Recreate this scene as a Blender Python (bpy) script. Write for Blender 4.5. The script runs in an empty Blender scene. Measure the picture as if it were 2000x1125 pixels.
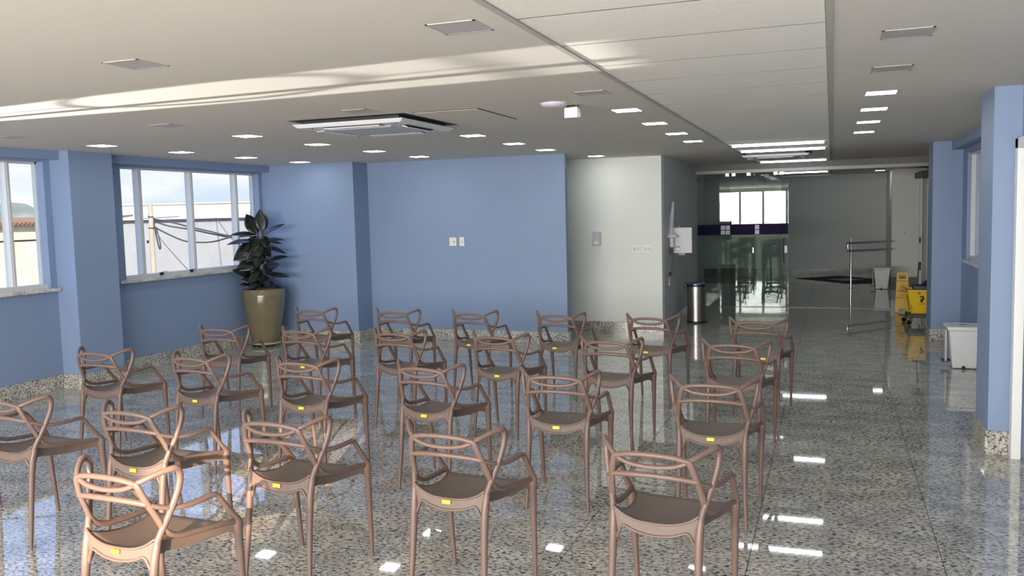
import bpy, bmesh, math, random
from mathutils import Vector, Matrix, Euler
random.seed(7)
R = math.radians
scene = bpy.context.scene
COL = scene.collection

# ------------------------------------------------------------------ camera
H = 2.525                                   # ceiling height
CAM_H = 1.75
YAW, PITCH, ROLL = 0.351173, 0.0843538, -0.0249154
fw = Vector((-math.sin(YAW)*math.cos(PITCH), math.cos(YAW)*math.cos(PITCH), -math.sin(PITCH)))
rt = Vector((math.cos(YAW), math.sin(YAW), 0)); up = rt.cross(fw)
r2 = math.cos(ROLL)*rt + math.sin(ROLL)*up
u2 = -math.sin(ROLL)*rt + math.cos(ROLL)*up
cam = bpy.data.cameras.new('camera'); cam.sensor_width = 36.0; cam.lens = 1708.97/2000*36.0
cam.clip_start = 0.05; cam.clip_end = 2000
cam_ob = bpy.data.objects.new('camera', cam); COL.objects.link(cam_ob)
M = Matrix.Identity(4)
for i in range(3):
    M[i][0] = r2[i]; M[i][1] = u2[i]; M[i][2] = -fw[i]
M[0][3], M[1][3], M[2][3] = 0, 0, CAM_H
cam_ob.matrix_world = M
scene.camera = cam_ob

# ------------------------------------------------------------------ view / world / lights
vs = scene.view_settings
vs.view_transform = 'Standard'; vs.look = 'None'; vs.gamma = 1.0; vs.use_curve_mapping = False
vs.exposure = 0.45
LED = 15.0          # radiance of the lit ceiling panels
TUBE = 14.0
SKY = 1.0
w = bpy.data.worlds.new('sky'); scene.world = w; w.use_nodes = True
nt = w.node_tree; nt.nodes.clear()
wo = nt.nodes.new('ShaderNodeOutputWorld'); bg = nt.nodes.new('ShaderNodeBackground')
tc = nt.nodes.new('ShaderNodeTexCoord'); mp = nt.nodes.new('ShaderNodeMapping'); mp.inputs['Scale'].default_value = (1, 1, 3.2)
nz = nt.nodes.new('ShaderNodeTexNoise'); nz.inputs['Scale'].default_value = 3.4; nz.inputs['Detail'].default_value = 7; nz.inputs['Roughness'].default_value = .58
rp = nt.nodes.new('ShaderNodeValToRGB')
rp.color_ramp.elements[0].position = .38; rp.color_ramp.elements[0].color = (.46, .58, .86, 1)
rp.color_ramp.elements[1].position = .66; rp.color_ramp.elements[1].color = (1.0, .95, .92, 1)
nt.links.new(tc.outputs['Generated'], mp.inputs['Vector']); nt.links.new(mp.outputs[0], nz.inputs['Vector'])
nt.links.new(nz.outputs['Fac'], rp.inputs[0])
sx = nt.nodes.new('ShaderNodeSeparateXYZ'); nrm_ = nt.nodes.new('ShaderNodeVectorMath'); nrm_.operation = 'NORMALIZE'
nt.links.new(tc.outputs['Generated'], nrm_.inputs[0]); nt.links.new(nrm_.outputs[0], sx.inputs[0])
mr = nt.nodes.new('ShaderNodeMapRange'); mr.inputs['From Min'].default_value = .06; mr.inputs['From Max'].default_value = .30; mr.inputs['To Max'].default_value = .85
nt.links.new(sx.outputs['Z'], mr.inputs['Value'])
mxs = nt.nodes.new('ShaderNodeMix'); mxs.data_type = 'RGBA'; mxs.inputs['B'].default_value = (.50, .80, 1.55, 1)
nt.links.new(mr.outputs[0], mxs.inputs['Factor']); nt.links.new(rp.outputs[0], mxs.inputs['A']); nt.links.new(mxs.outputs['Result'], bg.inputs['Color'])
bg.inputs['Strength'].default_value = SKY
nt.links.new(bg.outputs[0], wo.inputs[0])

def lamp(name, kind, energy, color, loc, direction, **kw):
    l = bpy.data.lights.new(name, kind); l.energy = energy; l.color = color
    for k, v in kw.items(): setattr(l, k, v)
    o = bpy.data.objects.new(name, l); COL.objects.link(o); o.location = loc
    o.rotation_euler = Vector(direction).to_track_quat('-Z', 'Y').to_euler()
    return o
# afternoon sun on the buildings outside the left windows
lamp('sun', 'SUN', 4.2, (1.0, .93, .80), (0, 0, 20), (-.50, .60, -.62), angle=R(.5))
# daylight falling in through the wide windows behind the photographer
lamp('daylight_rear_window', 'AREA', 930, (1.0, .955, .90), (-2.6, -3.72, 1.75), (0, 1, 0.04), shape='RECTANGLE', size=8.2, size_y=1.32)
# spot added outside the left windows, standing in for reflected sun on the ceiling
gl = lamp('reflected_sun_spot', 'SPOT', 19000, (1.0, .95, .90), (-16.0, 5.18, -.5), (12.0, -.66, 2.8), spot_size=R(10.2), spot_blend=.12, shadow_soft_size=.03)
gl.scale = (.33, 1, 1)
# unseen spot added behind the rear window to warm the nearest chair
lamp('chair_warming_spot', 'SPOT', 34000, (1.0, .76, .54), (2.82, -12.0, 4.35), (-5.42, 14.60, -3.66), spot_size=R(2.8), spot_blend=.5, shadow_soft_size=.05)

# ------------------------------------------------------------------ materials
def s2l(c):
    return tuple((x/12.92 if x <= .04045 else ((x+.055)/1.055)**2.4) for x in [v/255 for v in c])
MATS = {}
def mat(name, rgb=None, rough=.5, metal=0.0, spec=.5, noise=None, bump=None, emit=None, coat=0.0, lin=None):
    if name in MATS: return MATS[name]
    m = bpy.data.materials.new(name); m.use_nodes = True
    n = m.node_tree.nodes; L = m.node_tree.links; b = n['Principled BSDF']
    c = lin if lin else s2l(rgb)
    b.inputs['Base Color'].default_value = (*c, 1)
    b.inputs['Roughness'].default_value = rough; b.inputs['Metallic'].default_value = metal
    b.inputs['Specular IOR Level'].default_value = spec; b.inputs['Coat Weight'].default_value = coat
    g = n.new('ShaderNodeNewGeometry')
    if noise:
        sc, amt = noise
        t = n.new('ShaderNodeTexNoise'); t.inputs['Scale'].default_value = sc; t.inputs['Detail'].default_value = 4
        r = n.new('ShaderNodeValToRGB')
        r.color_ramp.elements[0].position = .3; r.color_ramp.elements[1].position = .7
        r.color_ramp.elements[0].color = (*[x*(1-amt) for x in c], 1); r.color_ramp.elements[1].color = (*[min(1, x*(1+amt)) for x in c], 1)
        L.new(g.outputs['Position'], t.inputs['Vector']); L.new(t.outputs['Fac'], r.inputs[0]); L.new(r.outputs[0], b.inputs['Base Color'])
    if bump:
        sc, st = bump
        t2 = n.new('ShaderNodeTexNoise'); t2.inputs['Scale'].default_value = sc; t2.inputs['Detail'].default_value = 3
        bp = n.new('ShaderNodeBump'); bp.inputs['Strength'].default_value = st; bp.inputs['Distance'].default_value = .002
        L.new(g.outputs['Position'], t2.inputs['Vector']); L.new(t2.outputs['Fac'], bp.inputs['Height']); L.new(bp.outputs[0], b.inputs['Normal'])
    if emit:
        b.inputs['Emission Color'].default_value = (*emit[0], 1); b.inputs['Emission Strength'].default_value = emit[1]
    MATS[name] = m
    return m

def granite(name, stops, scale, rough, aniso=1.0, tint=None, ior=1.6, spec=.5):
    m = bpy.data.materials.new(name); m.use_nodes = True
    n = m.node_tree.nodes; L = m.node_tree.links; b = n['Principled BSDF']
    g = n.new('ShaderNodeNewGeometry'); mp = n.new('ShaderNodeMapping'); mp.inputs['Scale'].default_value = (1, aniso, aniso)
    mp.inputs['Rotation'].default_value = (0, 0, R(8))
    L.new(g.outputs['Position'], mp.inputs['Vector'])
    t = n.new('ShaderNodeTexNoise'); t.inputs['Scale'].default_value = scale; t.inputs['Detail'].default_value = 5; t.inputs['Roughness'].default_value = .62; t.inputs['Distortion'].default_value = .5
    L.new(mp.outputs[0], t.inputs['Vector'])
    r = n.new('ShaderNodeValToRGB'); e = r.color_ramp.elements
    while len(e) < len(stops): e.new(.5)
    for el, (p, c) in zip(e, stops): el.position = p; el.color = (*s2l(c), 1)
    L.new(t.outputs['Fac'], r.inputs[0])
    t2 = n.new('ShaderNodeTexNoise'); t2.inputs['Scale'].default_value = scale*.09; t2.inputs['Detail'].default_value = 3
    L.new(mp.outputs[0], t2.inputs['Vector'])
    mx = n.new('ShaderNodeMix'); mx.data_type = 'RGBA'; mx.blend_type = 'MULTIPLY'
    r2_ = n.new('ShaderNodeValToRGB'); r2_.color_ramp.elements[0].color = (.78, .79, .80, 1); r2_.color_ramp.elements[1].color = (1.16, 1.15, 1.12, 1)
    r2_.color_ramp.elements[0].position = .35; r2_.color_ramp.elements[1].position = .65
    L.new(t2.outputs['Fac'], r2_.inputs[0])
    mx.inputs['Factor'].default_value = 1
    L.new(r.outputs[0], mx.inputs['A']); L.new(r2_.outputs[0], mx.inputs['B']); L.new(mx.outputs['Result'], b.inputs['Base Color'])
    b.inputs['Roughness'].default_value = rough; b.inputs['IOR'].default_value = ior; b.inputs['Specular IOR Level'].default_value = spec
    return m

def glass(name, tint, ior=1.5, rough=0.0):
    m = bpy.data.materials.new(name); m.use_nodes = True
    n = m.node_tree.nodes; L = m.node_tree.links; n.clear()
    o = n.new('ShaderNodeOutputMaterial'); mx = n.new('ShaderNodeMixShader'); f = n.new('ShaderNodeFresnel'); f.inputs['IOR'].default_value = ior
    t = n.new('ShaderNodeBsdfTransparent'); t.inputs['Color'].default_value = (*tint, 1)
    g = n.new('ShaderNodeBsdfGlossy'); g.inputs['Roughness'].default_value = rough
    ge = n.new('ShaderNodeNewGeometry'); iv = n.new('ShaderNodeMath'); iv.operation = 'SUBTRACT'; iv.inputs[0].default_value = 1.0
    ml = n.new('ShaderNodeMath'); ml.operation = 'MULTIPLY'
    L.new(ge.outputs['Backfacing'], iv.inputs[1]); L.new(iv.outputs[0], ml.inputs[0]); L.new(f.outputs[0], ml.inputs[1])
    L.new(ml.outputs[0], mx.inputs[0]); L.new(t.outputs[0], mx.inputs[1]); L.new(g.outputs[0], mx.inputs[2]); L.new(mx.outputs[0], o.inputs[0])
    return m

blue = mat('blue_paint', (130, 149, 180), .55, noise=(.8, .03), bump=(260, .05))
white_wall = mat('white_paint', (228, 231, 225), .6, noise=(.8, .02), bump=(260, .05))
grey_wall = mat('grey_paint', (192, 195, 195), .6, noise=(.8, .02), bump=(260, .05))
ceil_paint = mat('ceiling_paint', (220, 213, 202), .75, noise=(.5, .015))
panel_mat = mat('mineral_panel', (244, 239, 228), .9, noise=(90, .05), bump=(320, .35))
gap_mat = mat('ceiling_gap', (58, 56, 53), .8)
floor_granite = granite('floor_granite', [(.345, (34, 35, 37)), (.412, (86, 86, 86)), (.455, (166, 165, 160)), (.56, (196, 194, 187)), (.70, (220, 218, 210))], 40, .03, 1.6, ior=1.95, spec=.5)
skirt_granite = granite('skirting_granite', [(.36, (46, 45, 45)), (.43, (128, 125, 120)), (.50, (186, 182, 173)), (.70, (216, 212, 203))], 62, .12)
dark_granite = granite('dark_skirting_granite', [(.36, (34, 34, 34)), (.45, (82, 80, 76)), (.60, (112, 110, 104))], 62, .35)
sill_granite = granite('sill_granite', [(.30, (110, 104, 98)), (.45, (196, 192, 186)), (.70, (226, 224, 218))], 60, .15)
grout = mat('grout', (66, 64, 60), .8)
alu = mat('white_aluminium', (206, 208, 208), .35, noise=(3, .02))
alu_rail = mat('satin_aluminium', (132, 130, 128), .45, metal=.5)
chrome = mat('chrome', (200, 200, 202), .12, metal=1.0)
steel = mat('brushed_steel', (176, 172, 166), .30, metal=1.0, noise=(40, .06))
plastic_w = mat('white_plastic', (226, 228, 228), .35)
plastic_g = mat('grey_plastic', (196, 196, 198), .4)
cream_p = mat('cream_plastic', (232, 226, 204), .4)
black_p = mat('black_plastic', (24, 24, 26), .45)
grey_dk = mat('dark_grey_plastic', (62, 62, 70), .5)
chair_mat = mat('taupe_polypropylene', (113, 92, 83), .42, noise=(30, .03), bump=(900, .12))
seat_mat = mat('taupe_seat_texture', (108, 93, 84), .5, noise=(30, .03), bump=(1100, .25))
yellow = mat('yellow_plastic', (232, 190, 18), .4, noise=(6, .04))
yellow_sign = mat('yellow_sign_plastic', (214, 168, 22), .45, noise=(6, .04))
sticker = mat('yellow_sticker', (238, 222, 46), .5, noise=(60, .06))
purple = mat('navy_film', (34, 27, 62), .6, spec=.1)
white_film = mat('white_film', (214, 214, 226), .5)
frost = mat('frosted_label', (120, 170, 200), .5)
pot_mat = mat('bronze_ceramic', (116, 106, 82), .22, noise=(2.5, .08), coat=.3)
pot_rim = mat('beige_caddy', (170, 158, 120), .5)
soil = mat('potting_soil', (40, 32, 26), .95, noise=(40, .3))
leaf_mat = mat('rubber_plant_leaf', (17, 25, 19), .3, noise=(14, .3))
stem_mat = mat('plant_stem', (72, 56, 40), .7, noise=(30, .2))
led = mat('led_diffuser', (240, 245, 240), .4, emit=((.93, 1.0, .95), LED))
led_dim = mat('led_diffuser_dim', (240, 245, 240), .4, emit=((.93, 1.0, .95), 9.0))
led_off = mat('panel_diffuser_off', (186, 180, 178), .5)
led_frame = mat('panel_frame', (190, 184, 176), .5)
tube_mat = mat('fluorescent_tube', (240, 244, 250), .3, emit=((.90, .94, 1.0), TUBE))
navy_mat = mat('navy_carpet', (22, 24, 46), .95, noise=(200, .25))
mat_logo = mat('grey_carpet_logo', (150, 150, 158), .95, noise=(200, .15))
blue_mop = mat('blue_mop', (40, 40, 120), .9, noise=(90, .3))
red_p = mat('red_wire', (150, 36, 30), .5)
wire_mat = mat('hazed_cable', (84, 80, 78), .6)  # cable grey is lightened: outdoor haze and bloom put into the colour
pole_mat = mat('concrete_pole', (196, 182, 156), .85, noise=(3, .08))
stucco = mat('stained_stucco', (226, 212, 176), .9, noise=(1.1, .16))
block_white = mat('white_block_wall', (232, 226, 210), .9, noise=(.6, .05))
corrug = mat('corrugated_sheet', (188, 185, 181), .5, noise=(.7, .05))
rooftile = mat('clay_roof', (150, 112, 84), .85, noise=(5, .2))
hillmat = mat('hillside', (158, 158, 132), 1.0, noise=(.035, .35))  # paler colour carries the distance haze
asphalt = mat('street', (120, 116, 108), .95, noise=(.3, .12))
win_glass = glass('window_glass', (.97, .98, .98), 1.45)
door_glass = glass('green_door_glass', (.84, .92, .89), 1.55)
tube_sheen = bpy.data.materials.new('clear_plastic_sheen'); tube_sheen.use_nodes = True  # whitish highlight of the clear tube mixed in as white colour
_n = tube_sheen.node_tree.nodes; _p = _n['Principled BSDF']; _p.inputs['Base Color'].default_value = (.85, .87, .9, 1); _p.inputs['Roughness'].default_value = .12
_x = _n.new('ShaderNodeMixShader'); _t = _n.new('ShaderNodeBsdfTransparent'); _x.inputs[0].default_value = .38
tube_sheen.node_tree.links.new(_t.outputs[0], _x.inputs[1]); tube_sheen.node_tree.links.new(_p.outputs[0], _x.inputs[2]); tube_sheen.node_tree.links.new(_x.outputs[0], _n['Material Output'].inputs[0])
clear_pl = glass('clear_plastic', (.90, .93, .94), 1.35, .05)

# ------------------------------------------------------------------ mesh helpers
class MB:
    def __init__(s): s.v = []; s.f = []; s.sm = []
    def add(s, vs_, fs_, smooth=False):
        o = len(s.v); s.v += [tuple(p) for p in vs_]
        for f in fs_: s.f.append([i+o for i in f]); s.sm.append(smooth)
        return s
    def box(s, x0, x1, y0, y1, z0, z1):
        return s.add([(x0,y0,z0),(x1,y0,z0),(x1,y1,z0),(x0,y1,z0),(x0,y0,z1),(x1,y0,z1),(x1,y1,z1),(x0,y1,z1)],
                     [(3,2,1,0),(4,5,6,7),(0,1,5,4),(1,2,6,5),(2,3,7,6),(3,0,4,7)])
    def frustum(s, b, t, z0, z1):      # b, t = (x0,x1,y0,y1)
        return s.add([(b[0],b[2],z0),(b[1],b[2],z0),(b[1],b[3],z0),(b[0],b[3],z0),(t[0],t[2],z1),(t[1],t[2],z1),(t[1],t[3],z1),(t[0],t[3],z1)],
                     [(3,2,1,0),(4,5,6,7),(0,1,5,4),(1,2,6,5),(2,3,7,6),(3,0,4,7)])
    def prism(s, pts, d):              # polygon pts (3d) extruded along d
        n = len(pts); d = Vector(d); a = [Vector(p) for p in pts]; b = [p+d for p in a]
        return s.add(a+b, [list(range(n))[::-1], list(range(n, 2*n))]+[(i,(i+1)%n,n+(i+1)%n,n+i) for i in range(n)])
    def lathe(s, prof, n=28, c=(0,0,0), caps=True):
        vs_ = []; fs_ = []
        for r, z in prof:
            for i in range(n):
                a = 2*math.pi*i/n; vs_.append((c[0]+r*math.cos(a), c[1]+r*math.sin(a), c[2]+z))
        for j in range(len(prof)-1):
            for i in range(n):
                k = (i+1)%n; fs_.append((j*n+i, j*n+k, (j+1)*n+k, (j+1)*n+i))
        s.add(vs_, fs_, True)
        if caps:
            m = len(prof)-1
            s.add([vs_[i] for i in range(n)], [list(range(n))[::-1]]); s.add([vs_[m*n+i] for i in range(n)], [list(range(n))])
        return s
    def tube(s, pts, rad, n=10, seg=6, flat=None, smooth_path=True):
        """sweep along a Catmull-Rom path; rad = one radius or a list of radii (or (side,up) pairs)"""
        P = [Vector(p) for p in pts]
        rr = rad if isinstance(rad, list) else [rad]*len(P)
        rr = [(r, r) if not isinstance(r, tuple) else r for r in rr]
        path = []; prs = []
        if smooth_path and len(P) > 2:
            Q = [P[0]*2-P[1]]+P+[P[-1]*2-P[-2]]
            for i in range(len(P)-1):
                p0, p1, p2, p3 = Q[i:i+4]
                for k in range(seg):
                    t = k/seg
                    path.append(.5*((2*p1)+(p2-p0)*t+(2*p0-5*p1+4*p2-p3)*t*t+(3*p1-p0-3*p2+p3)*t**3))
                    u = t*t*(3-2*t)
                    prs.append(tuple(rr[i][j]*(1-u)+rr[i+1][j]*u for j in (0, 1)))
            path.append(P[-1]); prs.append(rr[-1])
        else:
            path = P; prs = rr
        vs_ = []; fs_ = []; m = len(path); nrm = None
        for i in range(m):
            t = (path[min(i+1, m-1)]-path[max(i-1, 0)]).normalized()
            if nrm is None:
                a = Vector((0, 0, 1)) if abs(t.z) < .9 else Vector((1, 0, 0))
                if flat: a = Vector(flat)
                nrm = (a-t*a.dot(t)).normalized()
            else:
                nrm = (nrm-t*nrm.dot(t)).normalized()
            bn = t.cross(nrm)
            for k in range(n):
                a = 2*math.pi*k/n
                vs_.append(path[i]+bn*(prs[i][0]*math.cos(a))+nrm*(prs[i][1]*math.sin(a)))
        for i in range(m-1):
            for k in range(n):
                q = (k+1)%n; fs_.append((i*n+k, i*n+q, (i+1)*n+q, (i+1)*n+k))
        s.add(vs_, fs_, True)
        s.add(vs_[:n], [list(range(n))[::-1]]); s.add(vs_[-n:], [list(range(n))])
        return s
    def mesh(s, name, m):
        me = bpy.data.meshes.new(name); me.from_pydata(s.v, [], s.f); me.update()
        me.polygons.foreach_set('use_smooth', s.sm); me.materials.append(m)
        bm = bmesh.new(); bm.from_mesh(me); bmesh.ops.recalc_face_normals(bm, faces=bm.faces); bm.to_mesh(me); bm.free()
        return me
    def build(s, name, m, parent=None, loc=(0,0,0), rot=(0,0,0), bevel=0):
        return obj(name, s.mesh(name, m), parent, loc, rot, bevel)

def obj(name, me, parent=None, loc=(0,0,0), rot=(0,0,0), bevel=0):
    o = bpy.data.objects.new(name, me); COL.objects.link(o); o.location = loc; o.rotation_euler = rot
    if parent: o.parent = parent
    if bevel:
        b = o.modifiers.new('bevel', 'BEVEL'); b.width = bevel; b.segments = 2; b.limit_method = 'ANGLE'; b.angle_limit = R(40)
    return o
def tag(o, label=None, cat=None, group=None, kind=None):
    if label: o['label'] = label
    if cat: o['category'] = cat
    if group: o['group'] = group
    if kind: o['kind'] = kind
    return o
def thing(name, label, cat, loc=(0,0,0), rz=0, group=None):
    o = bpy.data.objects.new(name, None); COL.objects.link(o); o.location = loc; o.rotation_euler = (0, 0, rz); o.empty_display_size = .1
    return tag(o, label, cat, group)
def struct(o, label=None): return tag(o, label, kind='structure')
def B(*a): return MB().box(*a)
def text_mesh(name, s, size, m, parent, loc, rot, align='CENTER'):
    c = bpy.data.curves.new(name, 'FONT'); c.body = s; c.size = size; c.align_x = align; c.align_y = 'CENTER'; c.extrude = .0006
    t = bpy.data.objects.new(name, c); COL.objects.link(t)
    dg = bpy.context.evaluated_depsgraph_get()
    me = bpy.data.meshes.new_from_object(t.evaluated_get(dg)); bpy.data.objects.remove(t); me.materials.clear(); me.materials.append(m)
    return obj(name, me, parent, loc, rot)
def copy_tree(o, parent=None):
    c = o.copy(); COL.objects.link(c); c.parent = parent
    for ch in list(o.children): copy_tree(ch, c)
    return c

# ------------------------------------------------------------------ the setting: dimensions
XL, XR = -7.75, 1.54
Y0 = -3.55          # rear wall
YG = 15.95          # glass front
YE = 23.3           # end of lobby

# floor: bed + granite slabs
floor = struct(MB().box(-8.0, 2.6, Y0-.1, YE+.2, -.12, -.006).build('floor', grout), 'polished speckled granite floor of large square slabs')
T = .90; GAP = .0038
def room_rects():
    # (x0,x1,y0,y1) of floor that is walked on and can be seen
    return [(-7.9, 1.95, 1.27, 11.17), (-5.2, 1.95, 11.17, 24.0)]
tile_cache = {}
def tile_mesh(wd, dp):
    k = (round(wd, 3), round(dp, 3))
    if k not in tile_cache: tile_cache[k] = MB().box(-wd/2, wd/2, -dp/2, dp/2, -.02, 0).mesh('tile', floor_granite)
    return tile_cache[k]
JX, JY = -.38, 3.97
for (ax, bx, ay, by) in room_rects():
    i0 = math.floor((ax-JX)/T); i1 = math.ceil((bx-JX)/T); j0 = math.floor((ay-JY)/T+1e-6); j1 = math.ceil((by-JY)/T-1e-6)
    for i in range(i0, i1):
        for j in range(j0, j1):
            x0, x1 = max(ax, JX+i*T), min(bx, JX+(i+1)*T); y0, y1 = max(ay, JY+j*T), min(by, JY+(j+1)*T)
            if x1-x0 < .03 or y1-y0 < .03: continue
            obj('tile', tile_mesh(x1-x0-GAP, y1-y0-GAP), floor, ((x0+x1)/2, (y0+y1)/2, 0))
B(-7.9, 1.95, Y0, 1.27-GAP, -.02, 0).build('slab_field', floor_granite, floor)

# ceiling: plaster fields, recessed strip
c = MB()
c.box(-8.0, -1.205, Y0-.1, YE+.1, H, H+.25); c.box(-.015, 2.6, Y0-.1, YE+.1, H, H+.25)
c.box(-1.205, -.015, Y0-.1, YE+.1, H+.05, H+.25)
ceiling = struct(c.build('ceiling', ceil_paint), 'plain off white plaster ceiling')
g_ = MB(); g_.box(-1.222, -1.192, Y0, YG, H-.004, H+.03); g_.box(-.028, .002, Y0, YG, H-.004, H+.03)
g_.build('strip_trim', mat('strip_trim', (182, 179, 171), .7), ceiling)
B(-1.205, -.015, Y0, YE, H+.0023, H+.05).build('strip_backing', gap_mat, ceiling)
PP = .638
y = 3.385-PP*10; pme = MB().box(-.58, .58, -PP/2+.0065, PP/2-.0065, 0, .004).mesh('acoustic_panel', panel_mat)
k = 0
while y < 22.9:
    yc = y+PP/2
    o = obj('acoustic_panel', pme, ceiling, (-.61, yc, H+.002))
    y += PP; k += 1

# ---- walls
def wall(name, m, label, *boxes):
    mb = MB()
    for b in boxes: mb.box(*b)
    return struct(mb.build(name, m), label)
WA = (.2, 6.99); WB = (8.05, 10.66); WZ = (1.09, 2.415)
wall('wall_left', blue, 'blue painted wall with long window openings on the left',
     (XL-.15, XL, Y0-.2, 10.74, 0, WZ[0]-.035), (XL-.15, XL, Y0-.2, 10.74, WZ[1], H),
     (XL-.15, XL, Y0-.2, WA[0], WZ[0]-.035, WZ[1]), (XL-.15, XL, WA[1], WB[0], WZ[0]-.035, WZ[1]), (XL-.15, XL, WB[1], 10.74, WZ[0]-.035, WZ[1]))
wall('wall_left_pillar', blue, 'blue square pillar between the two left windows', (XL-.05, -7.485, 7.075, 7.665, 0, H))
wall('trim_1', blue, 'blue boxed beam over the near left window', (XL-.02, XL+.14, Y0, 7.075, 2.435, H))
wall('trim_2', blue, 'blue boxed beam over the far left window', (XL-.02, XL+.14, 7.665, 10.74, 2.435, H))
wall('wall_far_left', blue, 'blue wall behind the potted rubber plant', (XL-.22, -6.245, 10.74, 11.24, 0, H))
wall('wall_far', blue, 'long flat blue wall with two sockets behind the chairs', (-6.245, -3.305, 11.15, 11.24, 0, H))
wall('wall_passage_end', white_wall, 'white end wall of the side passage', (-5.4, -5.2, 11.24, 12.5, 0, H))
wall('wall_passage', white_wall, 'white wall with soap dispenser and switch plates', (-5.4, -2.28, 12.5, 12.7, 0, H))
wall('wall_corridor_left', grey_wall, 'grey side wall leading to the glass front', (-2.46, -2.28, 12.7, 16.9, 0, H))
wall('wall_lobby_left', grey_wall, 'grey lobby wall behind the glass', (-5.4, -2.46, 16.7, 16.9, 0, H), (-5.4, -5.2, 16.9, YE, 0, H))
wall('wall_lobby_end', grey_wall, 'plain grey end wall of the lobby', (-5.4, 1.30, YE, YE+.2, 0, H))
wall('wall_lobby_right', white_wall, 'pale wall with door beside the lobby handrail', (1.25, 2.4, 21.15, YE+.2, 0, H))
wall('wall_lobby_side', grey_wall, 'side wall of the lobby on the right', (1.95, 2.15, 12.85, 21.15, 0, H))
wall('wall_right_pillar_far', blue, 'far blue pillar on the right beside the mop bucket', (1.20, 2.15, 12.30, 12.85, 0, H))
wall('wall_right_pillar_near', blue, 'near blue pillar on the right edge', (1.03, 1.85, 6.76, 7.30, 0, H))
WR = (7.30, 11.90); WRZ = (1.065, 2.35)
wall('wall_right', blue, 'blue wall under the right window between two pillars',
     (XR, XR+.15, 7.30, 12.30, 0, WRZ[0]-.03), (XR, XR+.15, 7.30, 12.30, WRZ[1], H), (XR, XR+.15, WR[1], 12.30, WRZ[0]-.03, WRZ[1]))
wall('trim_3', blue, 'blue boxed beam over the right window', (XR-.13, XR+.02, 7.30, 12.30, 2.415, H))
DY = (5.75, 6.70)
wall('wall_right_near', blue, 'blue wall with a white door at the right edge',
     (1.20, 1.42, Y0, DY[0], 0, H), (1.20, 1.42, DY[1], 6.76, 0, H), (1.20, 1.42, DY[0], DY[1], 2.12, H))
RW = (-6.9, 1.0)
wall('wall_rear', white_wall, 'white wall with a wide window behind the photographer',
     (XL-.2, 1.42, Y0-.15, Y0, 0, 1.08), (XL-.2, 1.42, Y0-.15, Y0, 2.43, H), (XL-.2, RW[0], Y0-.15, Y0, 1.08, 2.43), (RW[1], 1.42, Y0-.15, Y0, 1.08, 2.43))

# ---- skirting boards of granite
def skirt(name, label, *boxes, m=None):
    mb = MB()
    for b in boxes: mb.box(*b)
    return struct(mb.build(name, m or skirt_granite, bevel=.002), label)
SH = .158; ST = .018
skirt('baseboard_left', 'granite skirting along the left wall and pillar',
      (XL, XL+ST, Y0, 7.075, 0, SH), (XL, -7.485+ST, 7.075-ST, 7.075, 0, SH), (-7.485, -7.485+ST, 7.075, 7.665, 0, SH), (XL, -7.485+ST, 7.665, 7.665+ST, 0, SH), (XL, XL+ST, 7.665+ST, 10.74, 0, SH))
skirt('baseboard_far', 'granite skirting along the far blue walls',
      (XL+ST, -6.245+ST, 10.74-ST, 10.74, 0, SH), (-6.245, -6.245+ST, 10.74, 11.15, 0, SH), (-6.245+ST, -3.305+ST, 11.15-ST, 11.15, 0, SH), (-3.305, -3.305+ST, 11.15, 11.24, 0, SH))
skirt('baseboard_passage', 'granite skirting along the white wall', (-5.2, -2.28+ST, 12.5-ST, 12.5, 0, .14))
skirt('baseboard_corridor', 'granite skirting along the grey side wall', (-2.28, -2.28+ST, 12.5, YG-.02, 0, .14))
skirt('baseboard_lobby', 'dark granite skirting at the end of the lobby', (-5.2, 1.25, YE-ST, YE, 0, .2), (1.25, 1.25-ST, 21.15, YE, 0, .14), (1.25, 1.95, 21.15-ST, 21.15, 0, .14), m=dark_granite)
skirt('baseboard_right', 'granite skirting around the right pillars',
      (1.03-ST, 1.20, 6.76-ST, 6.76, 0, .165), (1.03-ST, 1.03, 6.76, 7.30, 0, .165), (XR-ST, XR, 7.30, 12.30-ST, 0, .15), (1.20-ST, XR, 12.30-ST, 12.30, 0, .15), (1.20-ST, 1.20, 12.30, 12.85, 0, .15))

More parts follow.
